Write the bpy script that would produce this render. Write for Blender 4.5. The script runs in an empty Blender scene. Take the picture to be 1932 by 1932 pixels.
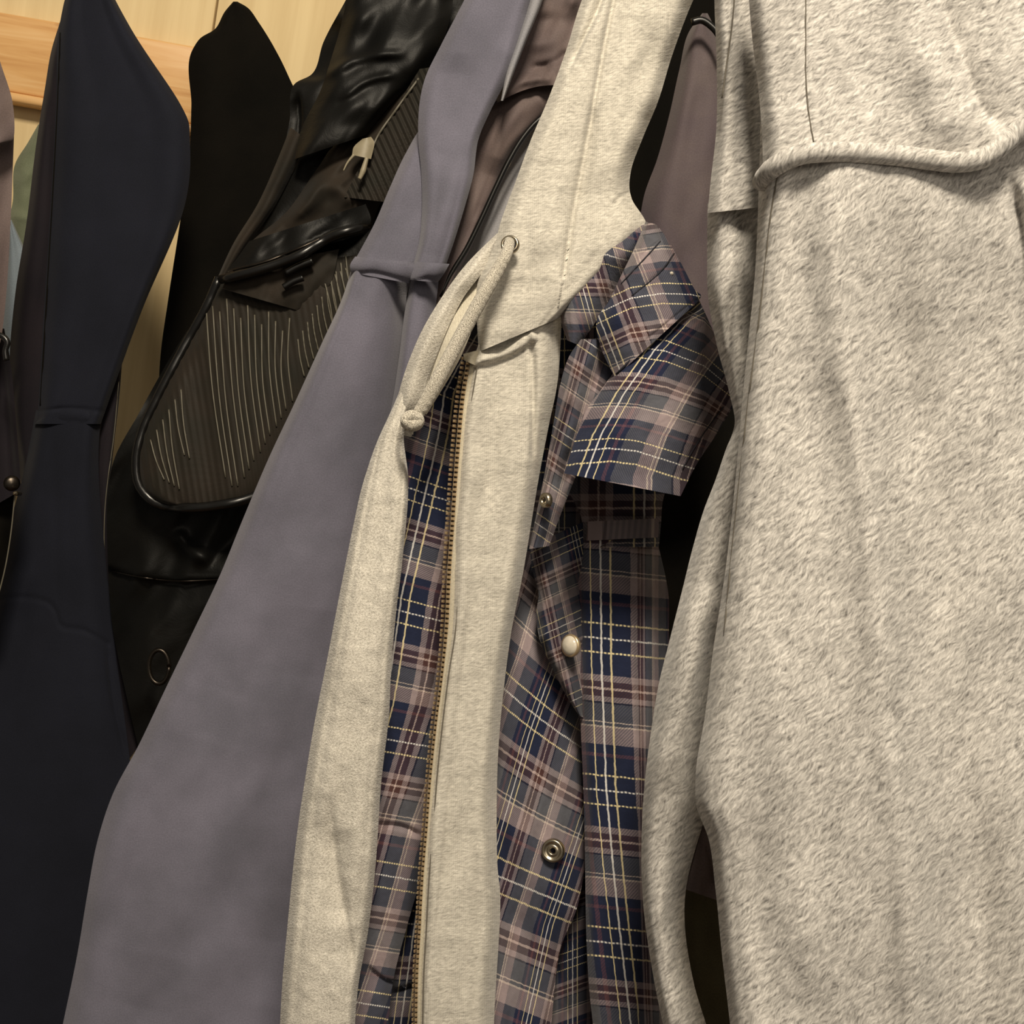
import bpy, math
import numpy as np
from mathutils import Vector, Matrix

# ------------------------------------------------------------------ camera, world, lights
S = bpy.context.scene
COL = S.collection
F = 966 / math.tan(math.radians(22.5))          # focal length in pixels of the 1932 px frame
PITCH, ROLL = math.radians(-5), math.radians(10)
CAM = np.array((0.0, 0.0, 1.5))
fwd = np.array((0, math.cos(PITCH), math.sin(PITCH)))
up0 = np.array((0, -math.sin(PITCH), math.cos(PITCH)))
rt0 = np.array((1.0, 0, 0))
up = up0 * math.cos(ROLL) - rt0 * math.sin(ROLL)
rt = rt0 * math.cos(ROLL) + up0 * math.sin(ROLL)

cd = bpy.data.cameras.new('camera')
cam = bpy.data.objects.new('camera', cd); COL.objects.link(cam)
cd.sensor_width = 36; cd.lens = 18 / math.tan(math.radians(22.5)); cd.clip_start = 0.02
cam.matrix_world = Matrix(((rt[0], up[0], -fwd[0], CAM[0]), (rt[1], up[1], -fwd[1], CAM[1]),
                           (rt[2], up[2], -fwd[2], CAM[2]), (0, 0, 0, 1)))
S.camera = cam

w = bpy.data.worlds.new('room_light'); S.world = w; w.use_nodes = True
bg = w.node_tree.nodes['Background']
bg.inputs[0].default_value = (1.0, 0.90, 0.76, 1); bg.inputs[1].default_value = 0.17

def area(name, loc, target, size, power, color):
    l = bpy.data.lights.new(name, 'AREA'); l.size = size; l.energy = power; l.color = color
    o = bpy.data.objects.new(name, l); COL.objects.link(o)
    o.location = loc
    o.rotation_euler = (Vector(target) - Vector(loc)).to_track_quat('-Z', 'Y').to_euler()
    return o
area('ceiling_lamp', (-0.08, -0.45, 2.85), (0.05, 0.9, 1.4), 0.36, 47, (1.0, 0.88, 0.70))
area('room_lamp', (0.5, -1.3, 2.2), (0.0, 0.8, 1.4), 0.8, 8, (1.0, 0.88, 0.72))

S.view_settings.view_transform = 'Standard'
S.view_settings.look = 'None'
S.view_settings.exposure = 0.0
S.view_settings.gamma = 1.0
S.view_settings.use_curve_mapping = False

# ------------------------------------------------------------------ materials
def lin(c):
    r = []
    for v in c:
        v = v / 255.0
        r.append(v / 12.92 if v <= 0.04045 else ((v + 0.055) / 1.055) ** 2.4)
    return (*r, 1.0)

class NT:
    def __init__(s, name, rough=0.9, spec=0.2, sheen=0.0, metal=0.0):
        s.m = bpy.data.materials.new(name); s.m.use_nodes = True
        s.t = s.m.node_tree; s.b = s.t.nodes['Principled BSDF']
        s.b.inputs['Roughness'].default_value = rough
        s.b.inputs['Specular IOR Level'].default_value = spec
        s.b.inputs['Metallic'].default_value = metal
        s.b.inputs['Sheen Weight'].default_value = sheen
        s.b.inputs['Sheen Roughness'].default_value = 0.5
    def n(s, typ, **kw):
        nd = s.t.nodes.new(typ)
        for k, v in kw.items(): setattr(nd, k, v)
        return nd
    def put(s, sock, v):
        if hasattr(v, 'is_output'): s.t.links.new(v, sock)
        else: sock.default_value = v
    def math(s, op, a, b=None, clamp=False):
        nd = s.n('ShaderNodeMath', operation=op, use_clamp=clamp); s.put(nd.inputs[0], a)
        if b is not None: s.put(nd.inputs[1], b)
        return nd.outputs[0]
    def mix(s, f, a, b, mode='MIX'):
        nd = s.n('ShaderNodeMix', data_type='RGBA', blend_type=mode)
        s.put(nd.inputs[0], f); s.put(nd.inputs[6], a); s.put(nd.inputs[7], b)
        return nd.outputs[2]
    def ramp(s, f, stops, interp='LINEAR'):
        nd = s.n('ShaderNodeValToRGB'); cr = nd.color_ramp; cr.interpolation = interp
        while len(cr.elements) > 1: cr.elements.remove(cr.elements[-1])
        cr.elements[0].position = stops[0][0]; cr.elements[0].color = stops[0][1]
        for p, c in stops[1:]:
            e = cr.elements.new(p); e.color = c
        s.put(nd.inputs[0], f); return nd.outputs[0]
    def uv(s): return s.n('ShaderNodeUVMap').outputs[0]
    def obj(s): return s.n('ShaderNodeTexCoord').outputs['Object']
    def mapping(s, v, rot=0.0, scale=(1, 1, 1)):
        nd = s.n('ShaderNodeMapping'); s.put(nd.inputs[0], v)
        nd.inputs['Rotation'].default_value = (0, 0, rot); nd.inputs['Scale'].default_value = scale
        return nd.outputs[0]
    def fibre(s, v, rot, along, across):
        nd = s.n('ShaderNodeMapping', vector_type='TEXTURE'); s.put(nd.inputs[0], v)
        nd.inputs['Rotation'].default_value = (0, 0, rot); nd.inputs['Scale'].default_value = (1/along, 1/across, 1)
        return nd.outputs[0]
    def noise(s, v, scale, detail=3, rough=0.5, dist=0.0):
        nd = s.n('ShaderNodeTexNoise'); s.put(nd.inputs['Vector'], v)
        nd.inputs['Scale'].default_value = scale; nd.inputs['Detail'].default_value = detail
        nd.inputs['Roughness'].default_value = rough; nd.inputs['Distortion'].default_value = dist
        return nd.outputs[0]
    def bump(s, h, strength, dist, prev=None):
        nd = s.n('ShaderNodeBump'); s.put(nd.inputs['Height'], h)
        nd.inputs['Strength'].default_value = strength; nd.inputs['Distance'].default_value = dist
        if prev is not None: s.put(nd.inputs['Normal'], prev)
        return nd.outputs[0]
    def out(s, color, normal=None):
        s.put(s.b.inputs['Base Color'], color)
        if normal is not None: s.put(s.b.inputs['Normal'], normal)
        return s.m

def heather(name, dark, light, rot, sx, sy, contrast=0.16, rib=0, bumpd=0.0006, mottle=0.35):
    """marled jersey: short slanted fibres of light and dark yarn, in metres of cloth"""
    m = NT(name, 0.95, 0.1, 0.25)
    uv = m.uv()
    wob = m.noise(uv, 60, 2)
    uvd = m.n('ShaderNodeVectorMath', operation='ADD'); m.put(uvd.inputs[0], uv)
    sc = m.n('ShaderNodeVectorMath', operation='SCALE'); m.put(sc.inputs[0], m.n('ShaderNodeTexNoise').outputs[1])
    nt = sc.inputs[0].links[0].from_node; m.put(nt.inputs['Vector'], uv); nt.inputs['Scale'].default_value = 110
    sc.inputs['Scale'].default_value = 0.0045; m.put(uvd.inputs[1], sc.outputs[0])
    st = m.noise(m.fibre(uvd.outputs[0], rot, sx, sy), 1.0, 3, 0.6)
    st2 = m.noise(m.fibre(uvd.outputs[0], rot + 0.45, sx * 2.2, sy * 1.9), 1.0, 2, 0.5)
    big = m.noise(uv, 45, 3, 0.5)
    a = m.math('ADD', m.math('MULTIPLY', st, 0.6), m.math('MULTIPLY', st2, 0.4))
    a = m.math('ADD', m.math('MULTIPLY', a, 1 - mottle * .5), m.math('MULTIPLY', big, mottle * .5))
    if rib:
        sep = m.n('ShaderNodeSeparateXYZ'); m.put(sep.inputs[0], uv)
        r = m.math('SINE', m.math('MULTIPLY', sep.outputs[0], rib))
        a = m.math('ADD', a, m.math('MULTIPLY', r, 0.02))
    col = m.ramp(a, [(0.5 - contrast, lin(dark)), (0.5 + contrast, lin(light))])
    nm = m.bump(a, 0.8, bumpd)
    return m.out(col, nm)

def cloth(name, c, c2=None, sheen=0.15, rough=0.9, spec=0.15, scale=900, mott=12, wr=0.0):
    m = NT(name, rough, spec, sheen)
    uv = m.uv(); f = m.noise(uv, scale, 2); g = m.noise(uv, mott, 4, 0.6)
    c2 = c2 or tuple(v * 0.86 for v in c)
    col = m.mix(m.ramp(g, [(0.35, (0, 0, 0, 1)), (0.65, (1, 1, 1, 1))]), lin(c2), lin(c))
    col = m.mix(0.12, col, m.ramp(f, [(0.3, (0, 0, 0, 1)), (0.7, (1, 1, 1, 1))]), 'OVERLAY')
    nm = m.bump(f, 0.35, 0.0003)
    if wr: nm = m.bump(m.noise(uv, 30, 4, 0.6, 0.6), 0.8, wr, nm)
    return m.out(col, nm)

def plain(name, c, rough=0.5, metal=0.0, spec=0.5, n=0.0):
    m = NT(name, rough, spec, 0, metal)
    f = m.noise(m.obj(), 250, 3)
    col = m.mix(f, lin(tuple(v * .85 for v in c)), lin(c))
    return m.out(col, m.bump(f, 0.3, n) if n else None)

def make_plaid(name, dim=1.0):
    m = NT(name, 0.92, 0.12, 0.12)
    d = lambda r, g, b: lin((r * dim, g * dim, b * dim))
    navy, mauve, gray = d(30, 36, 58), d(142, 128, 130), d(82, 83, 90)
    brown, pink, ink, rust, lt = d(72, 49, 48), d(186, 166, 160), d(34, 32, 40), d(84, 58, 68), d(196, 182, 172)
    uv = m.uv(); sep = m.n('ShaderNodeSeparateXYZ'); m.put(sep.inputs[0], uv)
    wob = m.math('MULTIPLY', m.math('SUBTRACT', m.noise(uv, 22, 2), 0.5), 0.012)
    u = m.math('FRACT', m.math('ADD', m.math('ADD', sep.outputs[0], 20.0), wob))
    v = m.math('FRACT', m.math('ADD', m.math('ADD', sep.outputs[1], 20.0), wob))
    su = m.ramp(u, [(0, gray), (.12, navy), (.16, rust), (.185, navy), (.48, mauve), (.52, brown), (.555, pink),
                    (.57, brown), (.62, mauve), (.665, ink), (.68, gray), (.82, lt), (.83, mauve), (.85, lt), (.86, mauve), (.96, gray)], 'CONSTANT')
    sv = m.ramp(v, [(0, navy), (.055, rust), (.08, navy), (.54, mauve), (.585, brown), (.625, pink), (.64, brown),
                    (.68, mauve), (.715, ink), (.73, gray), (.845, lt), (.855, gray), (.875, lt), (.885, mauve)], 'CONSTANT')
    K, W = (0, 0, 0, 1), (1, 1, 1, 1)
    mu = m.ramp(u, [(0, K), (.237, W), (.246, K), (.295, W), (.305, K), (.355, W), (.364, K)], 'CONSTANT')
    mv = m.ramp(v, [(0, K), (.198, W), (.210, K), (.294, W), (.306, K), (.387, W), (.399, K)], 'CONSTANT')
    yel, wh = d(214, 200, 158), d(212, 210, 207)
    cu = m.ramp(u, [(0, yel), (.27, wh), (.33, yel)], 'CONSTANT')
    cv = m.ramp(v, [(0, yel), (.25, wh), (.35, yel)], 'CONSTANT')
    tw = m.math('FRACT', m.math('MULTIPLY', m.math('ADD', m.math('MULTIPLY', sep.outputs[0], 1.15), sep.outputs[1]), 46.0))
    tws = m.ramp(tw, [(0.30, K), (0.50, W), (0.80, W), (0.98, K)])
    col = m.mix(m.math('ADD', m.math('MULTIPLY', tws, 0.32), 0.34), su, sv)
    dash = m.math('ADD', m.math('MULTIPLY', m.ramp(m.math('FRACT', m.math('MULTIPLY', sep.outputs[0], 42.0)), [(0.35, K), (0.5, W), (0.9, W), (1, K)]), 0.75), 0.15)
    col = m.mix(m.math('MULTIPLY', mv, dash), col, cv)
    col = m.mix(m.math('MULTIPLY', mu, 0.72), col, cu)
    mot = m.noise(uv, 8, 4, 0.6)
    col = m.mix(0.35, col, m.ramp(mot, [(.3, (.3, .3, .3, 1)), (.7, (.7, .7, .7, 1))]), 'OVERLAY')
    nm = m.bump(tw, 0.25, 0.0004)
    nm = m.bump(mot, 0.4, 0.002, nm)
    return m.out(col, nm)

M = {}
M['heather_big'] = heather('marled_grey_fleece_jersey', (104, 101, 98), (226, 222, 216), math.radians(36), 140, 600, 0.165, bumpd=0.00018, mottle=.15)
M['heather_hood'] = heather('marled_grey_hood_jersey', (104, 101, 98), (226, 222, 216), math.radians(22), 140, 600, 0.165, bumpd=0.00018, mottle=.15)
M['heather_zip'] = heather('pale_marled_jersey', (138, 134, 126), (222, 217, 205), math.radians(6), 200, 900, 0.19, rib=5200, bumpd=0.0003, mottle=.2)
M['heather_cuff'] = heather('pale_ribbed_jersey', (160, 153, 137), (224, 217, 198), math.radians(88), 500, 2200, 0.2, rib=4200)
M['fleece'] = heather('brushed_fleece_inside', (144, 139, 129), (228, 223, 212), math.radians(15), 700, 900, 0.17, bumpd=0.0010, mottle=0.2)
M['cord'] = heather('braided_cotton_cord', (120, 114, 102), (232, 225, 210), math.radians(45), 1400, 1400, 0.10, bumpd=0.0014, mottle=0.1)
M['purple'] = cloth('dusty_violet_sweatshirt_fleece', (111, 109, 123), (97, 96, 108), 0.2, mott=14)
M['navy'] = cloth('dark_navy_softshell', (25, 27, 37), (21, 23, 32), 0.05, 0.85)
M['plum'] = cloth('blackish_plum_lining', (29, 24, 29), (22, 19, 25), 0.05, 0.8)
M['black'] = cloth('black_wool_coating', (19, 17, 14), (14, 13, 11), 0.0, 0.95, 0.05)
M['taupe'] = cloth('taupe_brown_nylon', (104, 90, 86), (90, 78, 78), 0.1, 0.7, 0.25)
M['brownplum'] = cloth('brown_plum_softshell', (92, 82, 82), (78, 68, 74), 0.1, 0.75, 0.2)
M['greytaupe'] = cloth('grey_taupe_canvas', (112, 104, 90), (100, 88, 76), 0.1)
M['green'] = cloth('sage_green_cotton', (118, 124, 102), (104, 110, 88), 0.1, mott=30)
M['skyblue'] = cloth('pale_grey_blue_cotton', (150, 162, 172), (136, 148, 158), 0.1)
M['lightgrey'] = cloth('light_steel_grey_cotton', (150, 148, 150), (136, 136, 142), 0.1)
M['pack'] = cloth('dark_umber_nylon', (44, 37, 30), (31, 28, 23), 0.05, 0.7, 0.15, 1200, 16, wr=0.0008)
M['packblack'] = cloth('glossy_black_nylon', (15, 14, 12), (9, 9, 8), 0.0, 0.5, 0.2, 900, 14, wr=0.0012)
M['packrib'] = cloth('ribbed_umber_nylon', (40, 34, 28), (32, 30, 24), 0.05, 0.65, 0.15, 1400, 20)
M['piping'] = plain('black_rubber_piping', (14, 13, 12), 0.3)
M['thread'] = plain('pale_reflective_thread', (98, 93, 80), 0.5)
M['rubber'] = plain('cream_rubber_tab', (150, 140, 116), 0.5)
M['plaid'] = make_plaid('navy_mauve_plaid_flannel')
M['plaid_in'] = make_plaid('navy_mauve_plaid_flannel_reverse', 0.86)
M['stitch'] = plain('dark_navy_seam_thread', (26, 26, 38), 0.8)
M['greystitch'] = plain('grey_seam_thread', (104, 98, 88), 0.9)
M['brass'] = plain('antique_brass', (214, 190, 154), 0.36, 0.75)
M['steel'] = plain('worn_nickel', (178, 168, 148), 0.28, 1.0)
M['gun'] = plain('gunmetal', (70, 64, 58), 0.35, 1.0)
M['pearl'] = plain('pearl_white_snap', (214, 206, 190), 0.22)
M['tape'] = cloth('beige_zipper_tape', (186, 178, 158), (170, 163, 146), 0.1)

def wall_mat():
    m = NT('cream_wall_panelling', 0.7, 0.3)
    v = m.obj()
    g = m.noise(m.mapping(v, 0, (60, 60, 3)), 1, 4, 0.6)
    col = m.ramp(g, [(0.3, lin((208, 184, 138))), (0.7, lin((222, 200, 154)))])
    return m.out(col, m.bump(g, 0.1, 0.001))
def pine_mat():
    m = NT('varnished_pine', 0.34, 0.5)
    v = m.obj()
    g = m.noise(m.mapping(v, 0, (4, 30, 60)), 1, 4, 0.6, 0.8)
    col = m.ramp(g, [(0.25, lin((188, 134, 78))), (0.5, lin((216, 170, 112))), (0.8, lin((234, 198, 146)))])
    kn = m.n('ShaderNodeTexVoronoi'); m.put(kn.inputs['Vector'], m.mapping(v, 0, (7, 1, 14)))
    kn.inputs['Scale'].default_value = 1
    col = m.mix(m.ramp(kn.outputs[0], [(0.03, (1, 1, 1, 1)), (0.09, (0, 0, 0, 1))]), col, lin((126, 78, 38)))
    return m.out(col, m.bump(g, 0.1, 0.0008))
M['wall'] = wall_mat(); M['pine'] = pine_mat()
M['gap_shade'] = cloth('olive_brown_gap_shade', (84, 77, 56), (68, 62, 44), 0.05)  # dark olive-brown stands in for shade between sleeve and body
M['floor'] = plain('brown_floor', (110, 84, 60), 0.6)

# ------------------------------------------------------------------ geometry helpers
def P(x, y, d):
    """point seen at pixel (x, y) of the 1932 frame, at depth d metres from the camera"""
    x = np.asarray(x, float); y = np.asarray(y, float); d = np.asarray(d, float)
    a = (x - 966) / F; b = -(y - 966) / F
    return CAM + d[..., None] * (a[..., None] * rt + b[..., None] * up + fwd)

def thing(name, label, cat, at, group=None):
    o = bpy.data.objects.new(name, None); COL.objects.link(o)
    o.location = P(*at); o.empty_display_size = 0.05
    o['label'] = label; o['category'] = cat
    if group: o['group'] = group
    return o

def link_mesh(name, verts, faces, mat, parent, uvs=None, smooth=True):
    me = bpy.data.meshes.new(name)
    verts = np.asarray(verts, float)
    if parent is not None:
        org = np.zeros(3); p = parent
        while p is not None: org = org + np.array(p.location); p = p.parent
        verts = verts - org
    faces = np.asarray(faces, np.int32)
    n = faces.shape[1]
    me.vertices.add(len(verts)); me.vertices.foreach_set('co', verts.ravel())
    me.loops.add(faces.size); me.loops.foreach_set('vertex_index', faces.ravel())
    me.polygons.add(len(faces))
    me.polygons.foreach_set('loop_start', np.arange(0, faces.size, n, dtype=np.int32))
    me.update(calc_edges=True)
    if smooth: me.polygons.foreach_set('use_smooth', np.ones(len(faces), bool))
    if uvs is not None:
        l = me.uv_layers.new(name='UVMap')
        l.data.foreach_set('uv', np.asarray(uvs, np.float32)[faces.ravel()].ravel())
    me.materials.append(mat); me.validate(); me.update()
    o = bpy.data.objects.new(name, me); COL.objects.link(o)
    if parent is not None: o.parent = parent
    return o

def spline(pts, t):
    """cubic interpolation through rows of points with chord parameter pts[:,0]"""
    k = pts[:, 0]; out = []
    for c in range(1, pts.shape[1]):
        y = pts[:, c]; n = len(k)
        if n == 2: out.append(np.interp(t, k, y)); continue
        h = np.diff(k); s = np.diff(y) / h
        m = np.zeros(n); m[0] = s[0]; m[-1] = s[-1]
        m[1:-1] = (s[:-1] * h[1:] + s[1:] * h[:-1]) / (h[1:] + h[:-1])
        i = np.clip(np.searchsorted(k, t, side='right') - 1, 0, n - 2)
        u = (t - k[i]) / h[i]
        out.append((2*u**3-3*u**2+1)*y[i] + (u**3-2*u**2+u)*h[i]*m[i] + (-2*u**3+3*u**2)*y[i+1] + (u**3-u**2)*h[i]*m[i+1])
    return np.stack(out, -1)

_rs = np.random.RandomState(7)
_lat = _rs.rand(256, 256)
def vnoise(x, y):
    xi = np.floor(x).astype(int); yi = np.floor(y).astype(int)
    fx = x - xi; fy = y - yi; fx = fx*fx*(3-2*fx); fy = fy*fy*(3-2*fy)
    g = lambda a, b: _lat[a % 256, b % 256]
    return (g(xi, yi)*(1-fx)+g(xi+1, yi)*fx)*(1-fy) + (g(xi, yi+1)*(1-fx)+g(xi+1, yi+1)*fx)*fy - .5

def dist_poly(x, y, poly):
    """distance and signed side to a polyline in the panel's own layout"""
    best = np.full(x.shape, 1e9); sign = np.ones(x.shape); tt = np.zeros(x.shape)
    n = len(poly) - 1
    for i in range(n):
        ax, ay = poly[i]; bx, by = poly[i+1]
        dx, dy = bx-ax, by-ay; L = dx*dx+dy*dy
        t = np.clip(((x-ax)*dx+(y-ay)*dy)/L, 0, 1)
        ex = x-(ax+t*dx); ey = y-(ay+t*dy); d = np.hypot(ex, ey)
        m = d < best
        best = np.where(m, d, best); sign = np.where(m, np.sign(dx*ey-dy*ex), sign); tt = np.where(m, (i+t)/n, tt)
    return best, sign, tt

def smooth_poly(poly, n=None):
    p = np.array(poly, float)
    if len(p) < 3: return p
    k = np.concatenate([[0], np.cumsum(np.hypot(*np.diff(p, axis=0).T))])
    n = n or max(20, int(k[-1] / 14))
    return spline(np.column_stack([k, p]), np.linspace(0, k[-1], n))

def relief(x, y, feats):
    dz = np.zeros(x.shape)
    for f in feats:
        kind = f[0]
        if kind == 'w':                                   # soft wrinkles: ('w', scale x, scale y, slant, mm)
            _, sx, sy, sl, a = f
            dz += a * (vnoise((x + sl*y)/sx + 11, y/sy + 3) + .5*vnoise((x + sl*y)/sx*2 + 5, y/sy*2)) * 1e-3
            continue
        poly = smooth_poly(f[1])
        d, s, t = dist_poly(x, y, [tuple(q) for q in poly])
        if kind == 'g':                                   # groove (mm > 0) or ridge (mm < 0): fades at both ends unless told
            fade = 1.0 if len(f) > 4 else np.clip(np.minimum(t, 1-t)*6, 0, 1)
            dz += f[3] * np.exp(-(d/f[2])**2) * fade * 1e-3
        elif kind == 's':                                 # step down on the right side of the line
            dz += f[3] * .5*(1+np.tanh(s*d/f[2])) * 1e-3
        elif kind == 'c':                                 # sharp crease: steep on one side, slow on the other
            dz += f[3] * np.where(s > 0, np.exp(-d/f[2]), np.exp(-(d/(f[2]*.25))**2)) * np.clip(np.minimum(t, 1-t)*6, 0, 1) * 1e-3
        elif kind == 'r':                                 # raised rounded cord
            dz -= f[3] * np.sqrt(np.clip(1-(d/f[2])**2, 0, 1)) * 1e-3
    return dz

class Panel: pass
def panel(name, parent, mat, L, R, D, prof=((0, 14), (.12, 3), (.35, 0), (.65, 0), (.88, 3), (1, 14)),
          feats=(), uvf=None, thick=3.0, back=0.0, res=5.0, bulge=None, warp=None):
    """a piece of sewn cloth between a left and a right edge (pixels) at depth D; prof in mm across; thick mm"""
    L = np.array(L, float); R = np.array(R, float)
    D = np.full(len(L), D) if np.isscalar(D) else np.array(D, float)
    Mi = (L+R)/2
    seg = np.maximum(np.hypot(*np.diff(L, axis=0).T), np.hypot(*np.diff(R, axis=0).T))
    k = np.concatenate([[0], np.cumsum(seg)])
    nv = max(6, int(k[-1]/res)); t = np.linspace(0, k[-1], nv)
    l = spline(np.column_stack([k, L]), t); r = spline(np.column_stack([k, R]), t)
    d0 = spline(np.column_stack([k, D]), t)[:, 0]
    nu = max(6, int(np.max(np.hypot(*(r-l).T))/res)); s = np.linspace(0, 1, nu)
    s = s - 0.035*np.sin(2*np.pi*s)                        # denser towards both edges
    x = l[:, None, 0]*(1-s) + r[:, None, 0]*s
    y = l[:, None, 1]*(1-s) + r[:, None, 1]*s
    if warp is not None: x, y = warp(x, y, (t/k[-1])[:, None]+0*x)
    pr = np.array(prof, float); off = spline(pr, s)[:, 0]*1e-3
    dep = d0[:, None] + off[None, :] + relief(x, y, feats)
    if bulge is not None: dep = dep + bulge(x, y)
    pts = P(x, y, dep)
    if uvf is None:
        sc = float(np.mean(D))/F
        U, V = x*sc, -y*sc
    else: U, V = uvf(x, y)
    nb = nu*nv
    bk = (thick*1e-3 + back*np.sin(np.pi*np.linspace(0, 1, nu))**.7)[None, :]
    pb = P(x, y, dep + bk)
    verts = np.concatenate([pts.reshape(-1, 3), pb.reshape(-1, 3)]*2)
    uvs = np.concatenate([np.stack([U, V], -1).reshape(-1, 2)]*4)
    idx = np.arange(nb).reshape(nv, nu)
    q = lambda a, b, c, e: np.stack([a.ravel(), b.ravel(), c.ravel(), e.ravel()], -1)
    fr = q(idx[:-1, :-1], idx[1:, :-1], idx[1:, 1:], idx[:-1, 1:])
    bkf = q(idx[:-1, :-1]+nb, idx[:-1, 1:]+nb, idx[1:, 1:]+nb, idx[1:, :-1]+nb)
    rims = []
    for e in (idx[0, ::-1], idx[:, 0], idx[-1], idx[::-1, -1]):
        e = e + 2*nb; rims.append(q(e[:-1], e[:-1]+nb, e[1:]+nb, e[1:]))
    o = link_mesh(name, verts, np.concatenate([fr, bkf]+[a[:, ::-1] for a in rims]), mat, parent, uvs)
    p = Panel(); p.o = o; p.x = x; p.y = y; p.d = dep
    return p

def depth_at(p, x, y):
    i = np.argmin((p.x-x)**2 + (p.y-y)**2)
    return p.d.ravel()[i]
def lay(p, pts, lift=1.0):
    """points of a pixel polyline lying on panel p, lifted mm towards the room"""
    q = smooth_poly(pts)
    return [P(a, b, depth_at(p, a, b) - lift*1e-3) for a, b in q]

def tube(name, parent, mat, pts, r, seg=8, taper=None, twist=0, lump=0.0):
    pts = np.array(pts); n = len(pts)
    tg = np.gradient(pts, axis=0); tg /= np.linalg.norm(tg, axis=1)[:, None]+1e-12
    ref = -fwd
    a = np.cross(tg, ref); a /= np.linalg.norm(a, axis=1)[:, None]+1e-12
    b = np.cross(a, tg)
    rr = np.full(n, r) if taper is None else r*np.interp(np.linspace(0, 1, n), *zip(*taper))
    s = np.concatenate([[0], np.cumsum(np.linalg.norm(np.diff(pts, axis=0), axis=1))])
    th = np.linspace(0, 2*np.pi, seg, endpoint=False)
    V = []; U = []
    for i in range(n):
        m = 1 + lump*np.sin(2*th + twist*s[i]) + lump*np.sin(2*th - twist*s[i])
        V.append(pts[i] + rr[i]*m[:, None]*(np.cos(th)[:, None]*a[i] + np.sin(th)[:, None]*b[i]))
        U.append(np.column_stack([th/(2*np.pi)*2*np.pi*r, np.full(seg, s[i])]))
    V = np.concatenate(V+[pts[:1], pts[-1:]]); U = np.concatenate(U+[[(0, 0)], [(0, s[-1])]])
    fs = []
    for i in range(n-1):
        for j in range(seg):
            k = (j+1) % seg
            fs.append((i*seg+j, i*seg+k, (i+1)*seg+k, (i+1)*seg+j))
    c0, c1 = n*seg, n*seg+1
    for j in range(0, seg):
        k = (j+1) % seg
        fs.append((c0, k, j, j)); fs.append((c1, (n-1)*seg+j, (n-1)*seg+k, (n-1)*seg+k))
    me_f = [tuple(dict.fromkeys(f)) for f in fs]
    me = bpy.data.meshes.new(name)
    org = np.zeros(3); p = parent
    while p is not None: org = org+np.array(p.location); p = p.parent
    me.from_pydata((V-org).tolist(), [], me_f)
    l = me.uv_layers.new(name='UVMap')
    vi = np.zeros(len(me.loops), np.int32); me.loops.foreach_get('vertex_index', vi)
    l.data.foreach_set('uv', U[vi].astype(np.float32).ravel())
    me.polygons.foreach_set('use_smooth', np.ones(len(me.polygons), bool))
    me.materials.append(mat); me.update()
    o = bpy.data.objects.new(name, me); COL.objects.link(o); o.parent = parent
    return o

def lathe(name, parent, mat, center, axis, prof, seg=32, sx=1.0):
    """revolved profile [(radius, height)], axis towards the viewer side"""
    ax = np.array(axis, float); ax /= np.linalg.norm(ax)
    a = np.cross(ax, up); a /= np.linalg.norm(a); b = np.cross(ax, a)
    th = np.linspace(0, 2*np.pi, seg, endpoint=False); V = []
    for rr, h in prof:
        V.append(np.array(center)+h*ax + rr*(sx*np.cos(th)[:, None]*a + np.sin(th)[:, None]*b))
    V = np.concatenate(V); fs = []
    n = len(prof)
    for i in range(n-1):
        for j in range(seg):
            k = (j+1) % seg; fs.append((i*seg+j, (i+1)*seg+j, (i+1)*seg+k, i*seg+k))
    return link_mesh(name, V, fs, mat, parent)

def box(name, parent, mat, lo, hi, bevel=0.0):
    x0, y0, z0 = lo; x1, y1, z1 = hi
    v = [(x0,y0,z0),(x1,y0,z0),(x1,y1,z0),(x0,y1,z0),(x0,y0,z1),(x1,y0,z1),(x1,y1,z1),(x0,y1,z1)]
    f = [(0,3,2,1),(4,5,6,7),(0,1,5,4),(1,2,6,5),(2,3,7,6),(3,0,4,7)]
    o = link_mesh(name, v, f, mat, parent, smooth=False)
    if bevel:
        md = o.modifiers.new('bevel', 'BEVEL'); md.width = bevel; md.segments = 3
    return o

# ------------------------------------------------------------------ the setting
WALL_Y = 1.46
def on_wall(px, py, Y):
    r = (px-966)/F*rt - (py-966)/F*up + fwd
    return CAM + r*(Y-CAM[1])/r[1]
wall = box('wall_back', None, M['wall'], (-1.6, WALL_Y+.012, 0), (1.6, WALL_Y+.1, 2.5)); wall['kind'] = 'structure'
sx = on_wall(404, 40, WALL_Y)[0]
for i in range(-3, 4):
    x0 = sx + i*0.41
    box('wall_panel', wall, M['wall'], (x0+.0012, WALL_Y, 0.1), (x0+.41-.0012, WALL_Y+.013, 2.5), .0015)
fl = box('floor', None, M['floor'], (-1.6, -1.6, -.05), (1.6, WALL_Y+.1, 0)); fl['kind'] = 'structure'
bb = box('baseboard_back', None, M['wall'], (-1.6, WALL_Y-.014, 0), (1.6, WALL_Y+.012, .1), .003); bb['kind'] = 'structure'

RY = WALL_Y-.022
zt = on_wall(180, 54, RY)[2]; zb = on_wall(48, 178, RY)[2]; zb2 = on_wall(48, 198, RY)[2]
RX = on_wall(440, 150, RY)[0]
rail = bpy.data.objects.new('coat_rail', None); COL.objects.link(rail); rail.location = (0, RY, zb)
rail['label'] = 'pale varnished pine board fixed along the wall, behind all the garments'; rail['category'] = 'coat rail'
box('board', rail, M['pine'], (-1.3, RY, zb), (RX, WALL_Y-.0005, zt), .003)
box('lower_moulding', rail, M['pine'], (-1.3, RY-.006, zb2), (RX, WALL_Y-.0005, zb-.0008), .004)

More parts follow.
